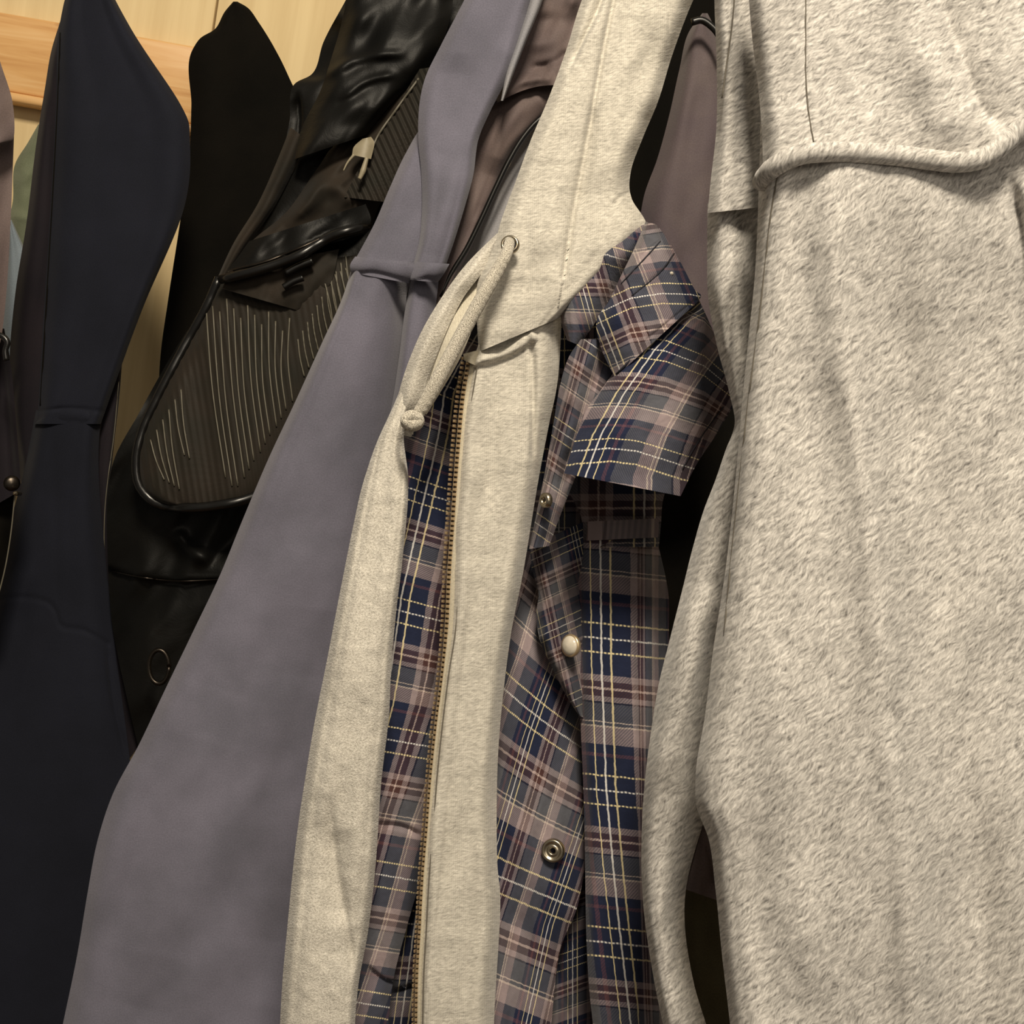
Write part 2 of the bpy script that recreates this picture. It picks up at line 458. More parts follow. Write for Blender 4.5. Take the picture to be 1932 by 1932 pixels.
FLAT = ((0, 2), (.1, 0), (.9, 0), (1, 2))
# ------------------------------------------------------------------ garments at the far left
g = thing('jacket', 'taupe padded jacket cut off by the left edge of the picture, the leftmost garment', 'jacket', (-60, 1100, 1.0))
panel('hood', g, M['taupe'], [(-260, -120), (-260, 60), (-260, 200), (-200, 262), (-60, 278)],
      [(-20, -120), (-6, 90), (24, 195), (27, 252), (2, 275)], 0.985, feats=[('w', 60, 90, .2, 6)], back=.02)
panel('body', g, M['taupe'], [(-260, 230), (-260, 500), (-260, 900), (-260, 1500)],
      [(27, 245), (19, 440), (5, 620), (-30, 700)], 1.01, feats=[('w', 40, 160, .1, 6)], back=.01)

g = thing('jacket', 'dark plum jacket with a bronze snap at its edge, between taupe and navy jackets', 'jacket', (10, 1000, 1.0))
panel('front_edge', g, M['plum'], [(-120, 600), (-100, 760), (-90, 900), (-90, 1000)],
      [(8, 620), (22, 700), (33, 830), (40, 925)], 1.062, feats=[('g', [(10, 660), (25, 800), (36, 920)], 5, 2)])
panel('lower_front', g, M['black'], [(-160, 880), (-160, 1000), (-160, 1200)], [(30, 925), (20, 1000), (-4, 1130)], 1.075)
ct = P(22, 912, 1.03)
lathe('snap', g, M['gun'], ct, -fwd + .5*rt, [(.0001, .004), (.004, .0037), (.0065, .002), (.0065, -.001), (.004, -.006), (.0001, -.007)])
lathe('snap_stud', g, M['steel'], P(30, 931, 1.02), -fwd, [(.0001, .003), (.0016, .002), (.002, 0), (.002, -.008), (.0001, -.009)], 16)
tube('edge_piping', g, M['thread'], [P(a, b, 1.04) for a, b in smooth_poly([(28, 935), (20, 1010), (10, 1070), (-2, 1120)])], .0006, 6)
tube('toggle_loop', g, M['piping'], [P(a, b, .995) for a, b in smooth_poly([(-14, 632), (4, 634), (14, 645), (10, 662), (12, 680)])], .0024, 8)

g = thing('shirt', 'sage green cotton sliver hanging just left of the navy jacket', 'shirt', (60, 600, 1.34))
panel('body', g, M['green'], [(72, 235), (52, 270), (29, 308), (24, 380), (14, 430), (28, 500), (40, 700)],
      [(140, 225), (150, 270), (160, 310), (160, 380), (160, 430), (160, 520), (160, 700)], 1.33, feats=[('w', 40, 60, .4, 12), ('g', [(20, 405), (70, 415)], 8, -4)])
g = thing('shirt', 'pale grey-blue cotton sliver below the sage green shirt', 'shirt', (40, 900, 1.30))
panel('body', g, M['skyblue'], [(17, 415), (12, 470), (2, 640), (-10, 900)], [(22, 415), (60, 500), (110, 640), (140, 900)], 1.285)

# ------------------------------------------------------------------ navy jacket
g = thing('jacket', 'dark navy softshell jacket with a peaked hood and a cross seam', 'jacket', (120, 1300, 1.16))
panel('sleeve_side', g, M['plum'], [(150, -70), (112, 45), (97, 95), (85, 165), (70, 260), (50, 420), (28, 560), (18, 680), (20, 780), (38, 900), (48, 960)],
      [(200, -70), (170, 45), (160, 95), (160, 165), (150, 260), (150, 420), (140, 560), (130, 680), (120, 780), (110, 900), (100, 960)],
      1.175, feats=[('g', [(95, 110), (88, 400), (60, 640)], 6, 1.5), ('g', [(40, 690), (24, 770), (46, 900)], 6, 3)], back=.01)
hp = panel('hood_panel', g, M['navy'], [(160, -90), (128, -20), (112, 50), (106, 190), (96, 380), (82, 600), (72, 770), (66, 800)],
      [(180, -90), (208, -20), (245, 50), (340, 196), (358, 262), (345, 400), (268, 585), (190, 800)],
      1.155, feats=[('g', [(70, 776), (130, 770), (190, 776)], 4, 1.5, 1), ('w', 160, 220, .2, 5)], back=.015,
      prof=((0, 10), (.08, 2), (.35, 0), (.7, -2), (.95, 1), (1, 8)))
lf = panel('lower_front', g, M['navy'], [(68, 774), (45, 890), (16, 1000), (-6, 1110), (-50, 1250), (-120, 1500), (-200, 1932), (-220, 2100)],
      [(192, 774), (186, 850), (188, 930), (200, 1060), (215, 1200), (246, 1440), (300, 1932), (320, 2100)],
      1.158, feats=[('r', [(70, 788), (130, 783), (190, 790)], 9, 1.6), ('g', [(-20, 1135), (50, 1127), (95, 1140), (108, 1160), (110, 1175), (160, 1190), (205, 1215)], 4, 1.6, 1),
                    ('g', [(108, 1150), (106, 1000), (100, 820)], 10, .8), ('w', 120, 400, .1, 8), ('g', [(200, 1205), (215, 1330), (238, 1430)], 5, 2)], back=.02)
tube('side_seam', g, M['black'], lay(hp, [(114, 62), (109, 190), (99, 380), (86, 600), (76, 765)], .0), .0008, 6)
pk = panel('zip_placket', g, M['plum'], [(205, 690), (192, 760), (180, 860), (184, 940), (192, 1060), (210, 1200), (238, 1440)],
      [(232, 655), (226, 740), (213, 860), (206, 960), (212, 1080), (232, 1250), (268, 1400)], 1.178)
tube('placket_piping', g, M['thread'], lay(pk, [(224, 720), (214, 830), (204, 900), (198, 960), (200, 1080), (206, 1120)], 1.0), .00045, 6)

# ------------------------------------------------------------------ black coat
g = thing('coat', 'plain black coat with a rounded peak against the cream wall', 'coat', (400, 1200, 1.30))
panel('body', g, M['black'], [(440, 3), (424, 22), (408, 52), (375, 75), (363, 94), (361, 200), (357, 300), (338, 430), (318, 560), (302, 680), (300, 900), (300, 1200)],
      [(448, 3), (468, 15), (488, 42), (512, 80), (522, 98), (552, 160), (600, 260), (620, 400), (600, 560), (560, 700), (560, 900), (560, 1200)],
      1.30, feats=[('w', 120, 200, .3, 8)], back=.02, prof=((0, 12), (.1, 3), (.4, 0), (.8, 3), (1, 12)))

# ------------------------------------------------------------------ backpack
g = thing('backpack', 'black and umber backpack with a ribbed front pocket and pale zip pull', 'backpack', (380, 1500, 1.12))
bpm = panel('main_body', g, M['packblack'],
      [(720, -140), (655, -5), (610, 80), (588, 140), (556, 158), (546, 230), (520, 330), (475, 410), (410, 540), (330, 660), (262, 780), (216, 865), (203, 930), (203, 1040), (212, 1180), (240, 1320), (270, 1450), (300, 1600)],
      [(1010, -140), (960, -5), (930, 80), (920, 140), (905, 160), (890, 230), (870, 330), (860, 410), (820, 540), (760, 660), (700, 780), (660, 865), (620, 930), (590, 1040), (560, 1180), (520, 1320), (480, 1450), (460, 1600)],
      1.135, feats=[('w', 90, 120, .5, 20), ('w', 40, 80, .6, 3), ('g', [(640, 130), (720, 100), (800, 60)], 14, 10), ('g', [(570, 330), (640, 280), (700, 190), (790, 90)], 12, 9),
                    ('c', [(560, 170), (565, 230), (545, 330)], 16, 10), ('g', [(600, 20), (700, 40), (780, -20)], 18, -14),
                    ('g', [(330, 1000), (360, 1040), (400, 1060)], 14, -9), ('s', [(204, 1072), (300, 1092), (440, 1092)], 4, 8), ('g', [(206, 1078), (300, 1092), (430, 1090)], 3, -3)],
      back=.05, res=5)
panel('top_flap', g, M['packblack'], [(660, -30), (640, 60), (625, 110), (605, 170), (570, 240), (556, 300)], [(860, -30), (842, 60), (820, 110), (790, 150), (740, 195), (690, 255)],
      1.100, feats=[('w', 70, 80, .5, 16), ('w', 40, 60, .4, 3), ('g', [(600, 150), (680, 110), (770, 100)], 9, -5), ('g', [(640, 190), (700, 150), (750, 140)], 7, -4)], thick=3)
panel('upper_panel', g, M['pack'], [(620, 285), (590, 330), (540, 400), (475, 455), (416, 522)], [(800, 100), (800, 260), (760, 330), (720, 380), (700, 430)],
      1.112, feats=[('w', 50, 70, .6, 12), ('g', [(430, 500), (520, 400), (620, 320), (720, 200)], 12, 5), ('g', [(540, 430), (620, 350), (690, 400)], 16, -7)], thick=3)
panel('side_strip', g, M['pack'], [(548, 240), (522, 305), (486, 385), (440, 460), (400, 548)], [(578, 262), (552, 325), (512, 400), (462, 470), (414, 552)], 1.118,
      prof=((0, 12), (.3, 1), (.5, 0), (.8, 5), (1, 14)), thick=3, feats=[('w', 20, 60, .4, 3)])
rp = panel('ribbed_side', g, M['packrib'], [(792, 130), (745, 205), (700, 275), (668, 335), (650, 372)], [(860, 120), (850, 220), (820, 280), (790, 340), (760, 385)],
      1.100, prof=FLAT, bulge=lambda x, y: -0.0016*np.sin((x - .45*y)/13*2*np.pi), res=3)
tube('side_piping', g, M['thread'], lay(rp, [(790, 148), (745, 210), (710, 262), (695, 300), (688, 318)], 1.5), .0011, 6)
tb = panel('zip_pull', g, M['rubber'], [(684, 262), (670, 274), (664, 292)], [(700, 258), (706, 268), (700, 300)], 1.088, prof=((0, 3), (.3, 0), (.7, 0), (1, 3)), res=2)
tube('pull_cord', tb.o, M['rubber'], [P(a, b, 1.086) for a, b in smooth_poly([(692, 298), (688, 312), (684, 325), (678, 338)])], .0022, 8, taper=[(0, .8), (.6, 1.2), (1, .8)])
tube('pull_cord', tb.o, M['rubber'], [P(a, b, 1.088) for a, b in smooth_poly([(668, 292), (655, 308), (648, 322)])], .0014, 8, taper=[(0, 1), (1, .4)])
pp = panel('front_pocket', g, M['packrib'],
      [(412, 522), (392, 575), (345, 660), (295, 755), (266, 820), (256, 870), (262, 915), (290, 945), (330, 957)],
      [(740, 470), (735, 540), (700, 640), (650, 740), (610, 800), (580, 850), (560, 890), (520, 925), (470, 945)],
      1.085, prof=((0, 16), (.06, 5), (.2, 0), (.8, 0), (1, 6)), res=3.2, back=.02,
      feats=[('g', [(600, 560), (560, 700), (520, 800), (440, 930)], 60, -7, 1), ('g', [(350, 600), (385, 780), (410, 1000)], 30, 4, 1)],
      bulge=lambda x, y: -0.0009*np.maximum(0, np.sin((x - .16*(y-600))/13*2*np.pi)))
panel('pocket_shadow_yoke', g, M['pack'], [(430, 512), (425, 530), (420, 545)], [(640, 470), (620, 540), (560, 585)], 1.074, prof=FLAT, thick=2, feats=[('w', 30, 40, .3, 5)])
lip = panel('pocket_flap', g, M['packblack'], [(470, 455), (445, 490), (420, 522)], [(690, 385), (700, 415), (690, 440)], 1.066,
            feats=[('r', [(430, 520), (490, 505), (560, 478), (640, 440), (690, 432)], 9, 5), ('w', 40, 50, .5, 6)], thick=3)
tube('flap_piping', g, M['piping'], lay(lip, [(418, 527), (480, 512), (560, 484), (635, 442), (690, 428)], 2), .0042, 8)
tube('flap_highlight', g, M['gun'], lay(lip, [(440, 510), (500, 494), (570, 466), (645, 434), (700, 424)], 3), .0011, 8)  # gunmetal tube laid in as the highlight on the shiny flap lip
tube('pocket_piping', g, M['piping'], lay(pp, [(414, 525), (392, 575), (345, 660), (297, 752), (266, 822), (257, 872), (264, 918), (292, 948), (345, 958), (410, 954), (470, 940), (520, 915), (560, 880)], 2), .0045, 8)
for a, b in (((540, 515), (590, 492)), ((535, 542), (572, 524))):
    q = [P(p[0], p[1], 1.062) for p in smooth_poly([a, ((a[0]+b[0])/2, (a[1]+b[1])/2-2), b])]
    tube('slot_stitch', g, M['piping'], q, .003, 8)
# pale reflective threads on the ribs of the pocket
def rib_line(x0, y0, x1, y1, cv):
    mx, my = (x0+x1)/2+cv, (y0+y1)/2
    tube('rib_thread', g, M['thread'], lay(pp, [(x0, y0), (mx, my), (x1, y1)], .9), .00075, 5)
for i in range(13):
    x0 = 388+i*13.2; y0 = 560+14*(i % 3)+abs(i-2)*4
    yb = 925-abs(i-1.5)*16
    rib_line(x0, y0, x0+22+(6-i)*1.5 + (yb-y0-250)*.08, yb, -6)
for i in range(6):
    x0 = 284+i*11.5; y0 = 830-i*19
    rib_line(x0, y0, x0+26-i*2, 905+i*6-(i > 3)*70, -3)
for i in range(11):
    x0 = 562+i*9.0; y0 = 640-i*16
    rib_line(x0, y0, x0+12, y0+70, -2)
for i in range(8):
    x0 = 612+i*10; y0 = 530-i*6
    rib_line(x0, y0, x0+16, y0+80, 2)
tube('strap_edge_highlight', g, M['gun'], lay(bpm, [(212, 1078), (260, 1088), (330, 1096), (430, 1092)], 2), .0009, 6)  # metal tube drawn in for the bright highlight along the strap fold
rg = P(300, 1258, 1.10)
th = np.linspace(0, 2*np.pi, 30)
tube('strap_ring', g, M['gun'], [rg+.009*np.cos(t)*rt+.015*np.sin(t)*up for t in th], .002, 8)

# ------------------------------------------------------------------ violet sweatshirt
g = thing('sweatshirt', 'dusty violet hooded sweatshirt with a ribbed neck seam, beside the backpack', 'sweatshirt', (420, 1800, .95))
panel('hood_lining', g, M['purple'], [(885, 190), (800, 235), (764, 292), (735, 355), (705, 425), (682, 468), (664, 500)],
      [(940, 190), (900, 235), (880, 292), (860, 355), (850, 425), (830, 468), (800, 505)], .946, feats=[('w', 90, 160, .4, 6)], back=.01)
panel('hood', g, M['purple'], [(945, -140), (876, 0), (832, 85), (803, 145), (791, 200), (789, 260), (795, 330), (796, 400), (791, 455), (778, 505)],
      [(1080, -140), (1004, 0), (975, 85), (955, 150), (926, 208), (903, 262), (893, 330), (874, 400), (857, 455), (838, 510)],
      .925, feats=[('g', [(1000, 30), (930, 180), (870, 300), (840, 400), (815, 480)], 24, -6), ('g', [(860, 100), (850, 250), (838, 330)], 40, 3), ('w', 120, 180, .4, 8)],
      back=.015, prof=((0, 12), (.12, 3), (.35, 0), (.75, 2), (.92, 5), (1, 12)))
panel('neck_rib', g, M['purple'], [(670, 484), (661, 498), (662, 514)], [(784, 495), (782, 512), (774, 535)], .920, prof=((0, 12), (.2, 1), (.5, 0), (.85, 5), (1, 14)),
      feats=[('r', [(664, 497), (700, 493), (745, 502), (782, 514)], 19, 5), ('g', [(672, 483), (710, 478), (760, 490), (784, 500)], 4, 2, 1)], res=3)
panel('neck_rib', g, M['purple'], [(786, 494), (779, 510), (773, 528)], [(848, 498), (838, 516), (826, 533)], .917, prof=((0, 12), (.3, 1), (.6, 0), (.85, 4), (1, 10)),
      feats=[('r', [(778, 512), (805, 506), (840, 514)], 17, 5)], res=3)
panel('front', g, M['purple'],
      [(663, 508), (648, 556), (606, 650), (556, 760), (508, 862), (458, 980), (415, 1085), (365, 1190), (312, 1300), (262, 1405), (212, 1500), (183, 1590), (166, 1680), (146, 1800), (118, 1935), (80, 2120)],
      [(774, 530), (767, 560), (772, 650), (766, 760), (748, 862), (728, 980), (710, 1085), (690, 1190), (668, 1300), (650, 1405), (640, 1500), (620, 1590), (605, 1680), (590, 1800), (580, 1935), (575, 2120)],
      [.929, .931, .934, .938, .94, .942, .94, .938, .936, .934, .932, .93, .93, .93, .93, .93],
      feats=[('w', 170, 420, .35, 16), ('w', 80, 120, .3, 2.5), ('g', [(600, 1150), (560, 1450), (500, 1900)], 60, 7), ('g', [(420, 1300), (330, 1600), (260, 1900)], 70, -6)],
      back=.03, prof=((0, 18), (.05, 6), (.2, 0), (.6, 0), (.8, 12), (1, 40)))
panel('front_overlap', g, M['purple'], [(776, 524), (765, 580), (752, 680), (738, 770), (715, 860), (700, 960)],
      [(828, 526), (822, 580), (810, 680), (800, 770), (790, 860), (780, 960)], .93, back=.01, prof=((0, 14), (.15, 3), (.4, 0), (.7, 3), (1, 14)), feats=[('w', 40, 200, .2, 3)])

# ------------------------------------------------------------------ taupe jacket and light grey shirt behind the zip hoodie
g = thing('jacket', 'taupe nylon jacket with a rolled neck fold between violet sweatshirt and pale hoodie', 'jacket', (950, 900, .95))
panel('collar', g, M['taupe'], [(1010, -120), (985, 0), (955, 90), (930, 165), (905, 215)], [(1200, -120), (1150, 0), (1130, 90), (1110, 130), (1100, 165)],
      .95, warp=lambda x, y, t: (x, y-24*np.sin(np.clip((x-905)/195, 0, 1)*np.pi)*t), feats=[('w', 24, 90, .4, 9), ('w', 60, 40, .1, 8), ('g', [(945, 185), (990, 152), (1050, 146)], 10, -6), ('g', [(1000, 130), (1040, 120), (1080, 95)], 8, 5)], thick=4)
panel('front', g, M['taupe'], [(905, 125), (880, 215), (868, 300), (850, 380), (826, 470), (800, 550), (788, 640), (792, 760), (796, 1300), (796, 2150)],
      [(1180, 60), (1044, 208), (990, 262), (956, 318), (927, 380), (888, 470), (852, 545), (835, 660), (838, 1300), (842, 2150)], .963,
      feats=[('w', 50, 110, .5, 8), ('g', [(1040, 165), (960, 240), (925, 330)], 18, -5), ('g', [(990, 260), (940, 330), (900, 420)], 12, 4)], back=.01)
tube('edge_binding', g, M['piping'], [P(a, b, .962) for a, b in smooth_poly([(1040, 208), (1010, 232), (985, 262), (962, 300), (935, 355), (905, 420), (880, 470), (852, 515), (830, 560)])], .0022, 8)
g = thing('shirt', 'light steel-grey shirt showing as a thin wedge behind the pale hoodie', 'shirt', (930, 1500, 1.0))
panel('front', g, M['lightgrey'], [(1015, 165), (975, 285), (945, 345), (915, 410), (880, 480), (850, 560), (830, 700), (820, 1100), (812, 1600), (805, 2150)],
      [(1140, 165), (1100, 285), (1080, 345), (1060, 410), (1030, 480), (1000, 560), (985, 700), (990, 1100), (1000, 1600), (1000, 2150)], .985)
g = thing('shirt', 'thin pale blue-grey strip edging the right side of the violet sweatshirt hood', 'shirt', (980, 300, 1.0))
panel('edge', g, M['lightgrey'], [(1010, -120), (1000, 0), (975, 80), (955, 140), (945, 190)], [(1048, -120), (1024, 0), (992, 80), (965, 150), (950, 190)], .922, thick=2)

# ------------------------------------------------------------------ dark garments in the gap right of the pale hoodie
g = thing('coat', 'black coat darkening the gap between plaid shirt and big grey hoodie', 'coat', (1250, 1500, 1.2))  # its black also stands in for the shadow lower in the gap
panel('body', g, M['black'], [(1120, -160), (1060, 300), (1010, 900), (1000, 1500), (1000, 2200)], [(1900, -160), (1880, 300), (1860, 900), (1840, 1500), (1820, 2200)], 1.18,
      feats=[('w', 120, 300, .2, 14)], back=.03)
g = thing('jacket', 'brown-plum softshell jacket above the plaid collar, left of the big grey hoodie', 'jacket', (1290, 900, .98))
panel('sleeve', g, M['brownplum'], [(1325, 25), (1300, 60), (1282, 130), (1262, 220), (1240, 300), (1215, 370), (1205, 440), (1200, 540), (1195, 640), (1190, 760)],
      [(1335, 25), (1352, 60), (1375, 130), (1390, 220), (1385, 300), (1380, 370), (1380, 440), (1385, 540), (1390, 640), (1395, 760)],
      1.0, prof=((0, 22), (.15, 6), (.4, 0), (.7, 4), (1, 22)), feats=[('g', [(1330, 120), (1300, 350), (1290, 550)], 20, 3), ('w', 60, 200, .3, 6)], back=.02)
tube('collar_binding', g, M['piping'], [P(a, b, .985) for a, b in smooth_poly([(1305, 42), (1322, 38), (1345, 52), (1365, 80)])], .003, 8)

# ------------------------------------------------------------------ plaid shirt
g = thing('flannel_shirt', 'navy, mauve and brown plaid snap shirt with turned-up collar flap', 'shirt', (1100, 1500, .76))
PL, PI = M['plaid'], M['plaid_in']
# strip seen in the open zip of the pale hoodie
def uv_open(x, y):
    per = np.interp(y, [900, 1300, 1560, 1930], [300, 262, 200, 190])
    xw = np.interp(y, [610, 698, 740, 812, 875, 932, 1010, 1124, 1271, 1330, 1560, 1750, 1932, 2120], [912, 860, 838, 828, 815, 801, 783, 757, 736, 726, 668, 618, 560, 500])
    slope = np.interp(y, [700, 1000, 1400, 1900], [.42, .30, .18, .16])
    yy = y - slope*(x-820)
    v = np.interp(yy, [480, 719, 936, 1168, 1410, 1667, 1914, 2160], [-.7, .3, 1.3, 2.3, 3.3, 4.3, 5.3, 6.3])
    return .3+(x-xw)/per, v
panel('right_front', g, PL, [(896, 590), (800, 690), (748, 800), (742, 900), (736, 1040), (722, 1200), (706, 1370), (690, 1560), (674, 1740), (650, 1850), (640, 1960), (630, 2120)],
      [(935, 600), (905, 690), (890, 800), (882, 900), (872, 1040), (860, 1200), (845, 1370), (826, 1545), (770, 1740), (742, 1850), (730, 1960), (720, 2120)],
      .762, uvf=uv_open, res=4, thick=2, prof=((0, 6), (.2, 0), (.6, 0), (.85, 3), (1, 9)),
      feats=[('w', 60, 130, .1, 5), ('g', [(700, 1555), (760, 1560), (800, 1580)], 5, 4), ('g', [(850, 760), (845, 900)], 10, 2), ('c', [(690, 1820), (730, 1850), (800, 1850)], 12, 6)])
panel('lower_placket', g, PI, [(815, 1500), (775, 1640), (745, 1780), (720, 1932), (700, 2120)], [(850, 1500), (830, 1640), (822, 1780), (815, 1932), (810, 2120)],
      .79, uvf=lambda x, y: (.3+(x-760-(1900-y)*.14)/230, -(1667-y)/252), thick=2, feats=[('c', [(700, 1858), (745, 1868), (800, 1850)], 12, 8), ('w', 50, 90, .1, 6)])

# collar
def uv_lobe(x, y):
    return .3+((x-1104)+(y-560)*-.28)/150, .3+(y-480+.25*(x-1140)*np.where(x > 1150, -1, -.1))/190+.0
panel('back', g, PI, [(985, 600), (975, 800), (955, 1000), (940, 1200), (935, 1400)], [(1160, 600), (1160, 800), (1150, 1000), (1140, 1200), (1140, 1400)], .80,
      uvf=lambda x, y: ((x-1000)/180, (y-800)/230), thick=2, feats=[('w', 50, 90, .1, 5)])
panel('collar_underside', g, PL, [(1214, 424), (1165, 446), (1122, 466), (1088, 490), (1066, 530), (1058, 572), (1060, 612), (1070, 642)],
      [(1232, 440), (1212, 478), (1186, 512), (1165, 540), (1148, 568), (1130, 598), (1112, 625), (1094, 652)], .722, uvf=uv_lobe, res=3, thick=3,
      prof=((0, 12), (.15, 2), (.4, -2), (.8, 2), (1, 8)), feats=[('w', 50, 60, .2, 5), ('g', [(1078, 500), (1070, 560), (1076, 630)], 3, .8, 1)])
def uv_collar(x, y):
    yw = np.interp(x, [1100, 1129, 1190, 1250, 1301, 1330], [610, 590, 562, 553, 555, 560])
    xw = 1146+(y-640)*.39
    return .3+(x-xw)/215, .3+(y-yw)/200
cl = panel('collar', g, PL, [(1218, 418), (1196, 470), (1168, 528), (1150, 566), (1126, 604), (1132, 650), (1160, 712)],
      [(1240, 424), (1262, 456), (1290, 506), (1304, 534), (1312, 548), (1322, 556), (1318, 568)], [.71, .705, .70, .698, .697, .696, .695], uvf=uv_collar, res=3, thick=4,
      prof=((0, 8), (.12, 0), (.5, -3), (.85, 2), (1, 10)),
      feats=[('g', [(1190, 560), (1250, 510), (1300, 465)], 2.2, .9, 1), ('g', [(1170, 530), (1215, 478), (1248, 452)], 2.2, .9, 1), ('w', 60, 60, .3, 4), ('g', [(1222, 640), (1270, 600), (1312, 566)], 2.5, 1, 1)])
def uv_yoke(x, y):
    y1 = np.interp(x, [1050, 1165, 1204, 1257, 1329, 1388, 1420], [665, 655, 655, 662, 690, 739, 775])
    y2 = np.interp(x, [1050, 1085, 1150, 1200, 1290, 1340, 1420], [856, 850, 845, 850, 878, 892, 915])
    xw = np.interp(y, [560, 585, 604, 660, 743, 822, 900], [1350, 1322, 1287, 1236, 1178, 1134, 1105])
    v = (y-y1)/(y2-y1)
    return .3-(x-xw)/262, .3+np.where(v > 1, 1+(v-1)*.72, v)
yk = panel('collar_flap', g, PL, [(1160, 700), (1132, 738), (1106, 775), (1090, 815), (1078, 852), (1064, 893)],
      [(1312, 550), (1352, 640), (1390, 744), (1356, 812), (1312, 880), (1284, 936)], [.700, .697, .693, .690, .687, .684], uvf=uv_yoke, res=3, thick=4,
      prof=((0, 12), (.1, 2), (.45, -4), (.85, 3), (1, 12)),
      feats=[('g', [(1166, 712), (1235, 645), (1306, 575)], 3, 1.2, 1), ('w', 90, 90, .3, 6), ('g', [(1372, 752), (1330, 815), (1290, 870)], 2.2, .7, 1)])
tube('collar_seam', g, M['stitch'], lay(yk, [(1163, 706), (1200, 668), (1240, 625), (1280, 585), (1306, 556)], 1.5), .0006, 6)
for pts in ([(1192, 558), (1250, 508), (1272, 478)], [(1172, 535), (1212, 492), (1246, 455)]):
    tube('topstitching', g, M['stitch'], lay(cl, pts, .6), .00035, 6)
tube('topstitching', g, M['stitch'], lay(yk, [(1365, 768), (1330, 815), (1300, 862), (1288, 885)], .6), .00035, 6)
lathe('lint_speck', g, M['pearl'], P(1267, 516, depth_at(cl, 1267, 516)), -fwd, [(.0001, .0007), (.0011, .0003), (.0012, -.0008)], 10)
def uv_stand(x, y):
    return .55+(x-1085+(y-700)*.28)/120, .1+(y-760-(x-1040)*.7)/205
panel('collar_stand', g, PL, [(1096, 640), (1074, 672), (1056, 730), (1044, 800), (1030, 880), (1012, 970), (998, 1036)],
      [(1150, 640), (1168, 690), (1150, 760), (1120, 820), (1090, 890), (1062, 960), (1036, 1030)], [.71, .712, .715, .72, .728, .735, .742], uvf=uv_stand, res=3, thick=3,
      prof=((0, 10), (.2, 0), (.6, 1), (1, 6)), feats=[('w', 22, 60, .3, 6), ('g', [(1100, 690), (1080, 760), (1050, 860), (1030, 960)], 5, 2.5), ('g', [(1055, 860), (1040, 930), (1020, 1000)], 4, 2)])
lathe('snap_socket', g, M['steel'], P(1028, 944, .726), -fwd-1.2*rt, [(.0016, -.001), (.0017, .0010), (.0030, .0016), (.0044, .0006), (.0046, -.002)], 24)
panel('neck_inside', g, PI, [(1058, 870), (1075, 930), (1096, 975), (1100, 1004), (1102, 1034)],
      [(1300, 850), (1262, 910), (1250, 950), (1247, 990), (1243, 1032)], .772, uvf=lambda x, y: (.38-(x-1190)/330, .62+(y-955)/300), thick=2, res=3,
      feats=[('g', [(1110, 985), (1170, 973), (1240, 985)], 3, 1.5, 1), ('g', [(1110, 1012), (1170, 1002), (1240, 1012)], 3, 1.5, 1), ('w', 40, 50, .2, 4)])
lp = panel('neck_tape', g, PI, [(1108, 984), (1108, 1002), (1106, 1020)], [(1243, 978), (1243, 998), (1242, 1014)], .768, prof=FLAT, thick=1.5, res=3, uvf=lambda x, y: (.62+(x-1108)/600, .70+y/5000),
      bulge=lambda x, y: -.002*np.sin((x-1106)/137*np.pi), feats=[('g', [(1106, 990), (1243, 984)], 2, .5, 1), ('g', [(1106, 1014), (1243, 1008)], 2, .5, 1)])

# sleeve hanging straight down
def uv_sleeve(x, y):
    xw = np.interp(y, [900, 1040, 1250, 1490, 1656, 1760, 1932, 2100], [1130, 1132, 1134, 1143, 1158, 1169, 1189, 1210])
    sp = np.interp(y, [1000, 1300, 1900], [318, 310, 300])
    v = .3+(y-np.where(y > -1, 1, 1)*(.10*(x-1150))-1205)/286.5
    fold = np.maximum(0, x-1205)
    return .3+(x-xw)/sp+fold/120, v
panel('sleeve', g, PL, [(1094, 1018), (1090, 1100), (1091, 1250), (1096, 1380), (1101, 1500), (1104, 1640), (1106, 1760), (1112, 1870), (1122, 1960), (1140, 2130)],
      [(1240, 1020), (1258, 1100), (1262, 1200), (1262, 1380), (1255, 1500), (1250, 1640), (1255, 1760), (1262, 1870), (1270, 1960), (1280, 2130)],
      [.772, .768, .762, .758, .756, .755, .754, .753, .752, .752], uvf=uv_sleeve, res=4, thick=2, back=.02,
      prof=((0, 8), (.08, 1), (.3, 0), (.62, 0), (.78, 7), (1, 30)), feats=[('w', 60, 160, 0, 4), ('g', [(1205, 1150), (1208, 1280), (1212, 1420)], 8, 4), ('g', [(1110, 1040), (1170, 1026), (1235, 1040)], 6, 4)])
